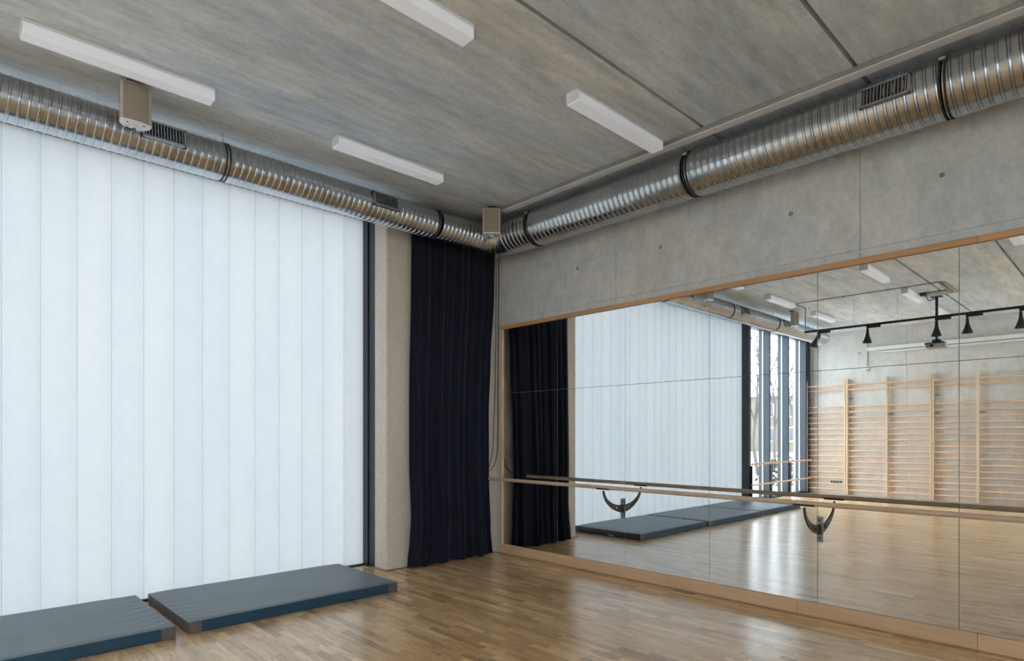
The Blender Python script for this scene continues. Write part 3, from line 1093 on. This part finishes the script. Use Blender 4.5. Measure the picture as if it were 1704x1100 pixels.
# socket strip, screen, pull switch
so = tag(empty('socket_strip', (FAR, -.34, .33)), 'grey strip of wall sockets low behind the wall bars', 'socket')
obj('plate', MB().bbox(FAR, FAR + .012, -.491, -.189, .29, .37, .004), 'greyplastic', so)
for k in range(4):
    obj('outlet', MB().tube([(FAR + .012, -.227 - k * .075, .33), (FAR + .016, -.227 - k * .075, .33)], .026, 14), 'rubber', so)
sc = tag(empty('projection_screen', (FAR, -3.0, 3.8)), 'long white roller screen case mounted high on the far concrete wall', 'screen')
obj('case', MB().bbox(FAR + .02, FAR + .13, -5.2, -1.114, 3.765, 3.865, .012), 'screenw', sc)
obj('slot', MB().box(FAR + .05, FAR + .10, -5.15, -1.35, 3.755, 3.766), 'black', sc)
obj('bottom_bar', MB().bbox(FAR + .055, FAR + .095, -5.12, -1.36, 3.70, 3.752, .006), 'screenw', sc)
for y in (-1.3, -4.9):
    obj('bracket', MB().bbox(FAR + .002, FAR + .03, y - .03, y + .03, 3.78, 3.85, .003), 'conduit', sc)
ps = tag(empty('switch_box', (FAR, -1.085, 3.29)), 'small white switch box with cable drop under the screen end', 'switch')
obj('conduit', MB().tube([(FAR + .015, -1.085, 4.25), (FAR + .015, -1.085, 3.40)], .012, 8), 'conduit', ps, True)
obj('body', MB().bbox(FAR, FAR + .05, -1.125, -1.05, 3.25, 3.335, .006), 'white', ps)
obj('keyhole', MB().tube([(FAR + .05, -1.087, 3.285), (FAR + .056, -1.087, 3.285)], .016, 12), 'black', ps)

# ================================================================== TRACK, SPOTLIGHTS, PROJECTOR
TX, TZ = -8.11, 3.822
tr = tag(empty('lighting_track', (TX, -4, TZ)), 'black lighting track hung on thin wires across the ceiling, seen in the mirror', 'track')
obj('rail', MB().bbox(TX - .020, TX + .020, -7.2, -1.02, TZ - .022, TZ + .022, .003), 'black', tr)
for y in (-1.119, -1.987, -2.772, -4.373, -6.0):
    wi = obj('suspension_wire', MB().tube([(TX, y, TZ + .018), (TX, y, H - .05)], .002, 6), 'conduit', tr)
    obj('ceiling_hook', MB().tube([(TX, y, H - .07), (TX, y, H - .03), (TX, y, H)], [.010, .018, .022], 10), 'white', wi)
obj('feed_conduit', MB().tube([(TX, -1.036, TZ), (TX, -1.036, H - .012)], .011, 8), 'conduit', tr)
obj('feed_conduit', MB().tube([(TX, -1.036, H - .012), (-7.53, -1.03, H - .012), (-7.53, -3.60, H - .012)], .010, 8), 'conduit', tr)
for y in (-1.965, -2.75, -3.45):
    obj('conduit_clip', MB().bbox(-7.555, -7.505, y - .02, y + .02, H - .028, H, .003), 'conduit', tr)

def spot(y, tilt, label):
    o = tag(empty('track_spotlight', (TX, y, TZ - .0225)), label, 'spotlight', 'black track spotlights')
    z = TZ - .0225
    obj('adapter', MB().bbox(TX - .02, TX + .02, y - .24, y + .01, z - .045, z, .003), 'black', o)
    prof = [(.014, 0), (.024, -.03), (.028, -.10), (.038, -.15), (.060, -.22), (.084, -.28), (.090, -.295), (.080, -.295), (.03, -.20)]
    seg = 24
    vs_, fs = [], []
    ml = Matrix.Translation((TX, y - .012, z - .045)) @ Matrix.Rotation(tilt, 4, 'X')
    for r_, h in prof:
        for k in range(seg):
            an = 2 * PI * k / seg
            vs_.append(ml @ Vector((r_ * math.cos(an), r_ * math.sin(an), h)))
    for j in range(len(prof) - 1):
        for k in range(seg):
            fs.append((j * seg + k, j * seg + (k + 1) % seg, (j + 1) * seg + (k + 1) % seg, (j + 1) * seg + k))
    fs.append(tuple((len(prof) - 1) * seg + k for k in range(seg)))
    fs.append(tuple(range(seg)))
    obj('shade', MB().add(vs_, fs), 'black', o, True)
    return o
spot(-1.30, .42, 'black track spotlight tilted aside at the track end')
spot(-2.235, .02, 'black cone spotlight on the track above the switch box')
spot(-3.40, 0, 'black cone spotlight on the track right behind the projector pole')
spot(-3.875, 0, 'black cone spotlight on the track next right of the projector')
spot(-4.63, 0, 'black cone spotlight on the track cut by the right edge')

PX, PY = -8.93, -3.25
pr = tag(empty('projector', (PX, PY, 3.33)), 'grey and black projector on a black ceiling pole, seen in the mirror', 'projector')
obj('body', MB().bbox(PX - .13, PX + .13, PY - .17, PY + .17, 3.33, 3.42, .02), 'greyplastic', pr)
obj('top_cradle', MB().bbox(PX - .10, PX + .10, PY - .14, PY + .14, 3.42, 3.445, .006).bbox(PX - .06, PX + .06, PY - .07, PY + .07, 3.445, 3.50, .01), 'black', pr)
obj('lens', MB().tube([(PX + .12, PY + .06, 3.375), (PX + .15, PY + .06, 3.375)], [.035, .030], 18), 'black', pr)
obj('side_foot', MB().bbox(PX - .05, PX + .10, PY + .15, PY + .185, 3.40, 3.44, .006), 'black', pr)
obj('pole', MB().tube([(PX, PY, 3.49), (PX, PY, H)], .026, 16), 'black', pr, True)
obj('swivel', MB().bbox(PX - .045, PX + .045, PY - .045, PY + .045, 3.60, 3.68, .012), 'black', pr)
obj('ceiling_plate', MB().bbox(PX - .08, PX + .08, PY - .10, PY + .10, H - .01, H, .002), 'black', pr)
obj('cable', MB().tube(bez([(PX + .02, PY + .02, H - .04), (PX + .15, PY + .10, H - .09), (PX + .35, PY + .09, H - .05), (PX + .47, PY + .09, H - .05)]), .009, 8), 'rubber', pr, True)
cp = tag(empty('cable_channel', (-8.1, -3.6, H)), 'thin grey cable channels on the ceiling beside the projector pole', 'cable channel')
obj('channel', MB().bbox(-8.65, -7.58, -3.645, -3.61, H - .03, H - .002, .003), 'conduit', cp)
obj('channel', MB().bbox(-8.62, -7.60, -3.59, -3.555, H - .03, H - .002, .003), 'conduit', cp)
obj('channel', MB().bbox(-8.64, -8.33, -3.55, -3.14, H - .03, H - .002, .003), 'conduit', cp)
obj('junction_box', MB().bbox(-8.42, -8.30, -3.20, -3.10, H - .06, H - .002, .006), 'brkt', cp)

# ================================================================== HANDRAIL in front of the clear windows
hr = tag(empty('handrail', (-10.1, .30, 0)), 'two wooden rails on dark posts in front of the clear windows', 'handrail')
for z in (.908, .414):
    obj('rail', MB().tube([(-8.36, .27, z), (FAR + .13, .27, z)], .021, 14), 'bar_wood', hr, True)
for x_ in (-8.43, -9.53, -10.68):
    p = obj('post', MB().bbox(x_ - .012, x_ + .012, .285, .345, 0, .865, .003), 'darkframe', hr)
    obj('rail_pin', MB().tube([(x_, .30, .865), (x_, .275, .89)], .009, 8), 'plate', p)
    obj('rail_pin', MB().tube([(x_, .30, .395), (x_, .275, .405)], .012, 8), 'black', p)

# ================================================================== OUTSIDE (through the clear windows)
ground = struct(obj('ground', MB().box(-120, 60, -120, 120, -.40, -.17), 'ground'))

def bare_tree(x, y, hgt, seed, label):
    rt = random.Random(seed)
    o = tag(empty('bare_tree', (x, y, -.15)), label, 'tree', 'bare trees outside')
    trunk = MB(); br = MB()
    def grow(mb, p, d, ln, r, depth):
        q = p + d * ln
        mid = p + d * ln * .5 + Vector((rt.uniform(-1, 1), rt.uniform(-1, 1), 0)) * ln * .05
        mb.tube([p, mid, q], [r, r * .85, r * .68], 6 if depth > 1 else 9, cap=False)
        if depth >= 6 or r < .004:
            return
        for k in range(3 if depth < 5 else 2):
            ax = Vector((rt.uniform(-1, 1), rt.uniform(-1, 1), rt.uniform(-.3, .3))).normalized()
            nd = (Matrix.Rotation(rt.uniform(.3, .75), 3, ax) @ d + Vector((0, 0, .12))).normalized()
            grow(br, p + d * ln * rt.uniform(.55, 1.0), nd, ln * rt.uniform(.62, .82), r * .58, depth + 1)
    grow(trunk, Vector((x, y, -.15)), Vector((rt.uniform(-.06, .06), rt.uniform(-.06, .06), 1)).normalized(), hgt * .28, hgt * .0085, 0)
    obj('trunk', trunk, 'bark', o, True)
    obj('branches', br, 'bark', o, True)
bare_tree(-21.3, 6.0, 9.5, 5, 'bare tree outside, seen through the leftmost clear window in the mirror')
bare_tree(-29.0, 8.5, 10.0, 11, 'bare tree outside, seen through the middle clear window in the mirror')
bare_tree(-39.7, 11.5, 13.0, 23, 'bare tree outside, seen through the rightmost clear window in the mirror')

bd = tag(empty('low_building', (-60, 20, -.15)), 'low ochre building outside behind the bare trees', 'building')
bx0 = -58.0
obj('wall', MB().box(bx0 - 8, bx0, 4, 34, -.15, 5.6), 'facade', bd)
obj('roof', MB().box(bx0 - 8.3, bx0 + .3, 3.6, 34.4, 5.6, 5.95), 'greyplastic', bd)
for k in range(9):
    for z0 in (.9, 3.4):
        y_ = 5.4 + k * 3.1
        wf = obj('window', MB().box(bx0, bx0 + .06, y_, y_ + 1.6, z0, z0 + 1.5), 'screenw', bd)
        obj('pane', MB().box(bx0 + .06, bx0 + .08, y_ + .1, y_ + .75, z0 + .1, z0 + 1.4).box(bx0 + .06, bx0 + .08, y_ + .85, y_ + 1.5, z0 + .1, z0 + 1.4), 'dark_glass', wf)

def shrub(x, y, r, seed, label):
    rt = random.Random(seed)
    o = tag(empty('shrub', (x, y, -.15)), label, 'shrub', 'shrubs outside')
    mb = MB()
    for k in range(420):
        th = rt.uniform(0, 2 * PI); el = math.acos(rt.uniform(-.1, 1))
        rad = r * rt.uniform(.55, 1)
        p = Vector((x + rad * math.sin(el) * math.cos(th), y + rad * math.sin(el) * math.sin(th), -.1 + rad * 1.1 * math.cos(el)))
        a = Vector((rt.uniform(-1, 1), rt.uniform(-1, 1), rt.uniform(-1, 1))).normalized()
        b = a.orthogonal().normalized()
        s = rt.uniform(.06, .13)
        mb.add([p - a * s, p + b * s * .5, p + a * s, p - b * s * .5], [(0, 1, 2, 3)])
    obj('foliage', mb, 'shrub', o)
    obj('stem', MB().tube([(x, y, -.15), (x, y, r * .7)], [.05, .02], 6), 'bark', o)
shrub(-16.5, 2.9, .9, 1, 'low olive shrub outside, nearest the clear windows')
shrub(-20.5, 3.4, 1.1, 2, 'larger olive shrub outside between the bare trees')
shrub(-27.0, 4.4, 1.2, 3, 'rear olive shrub outside under the farthest bare tree')
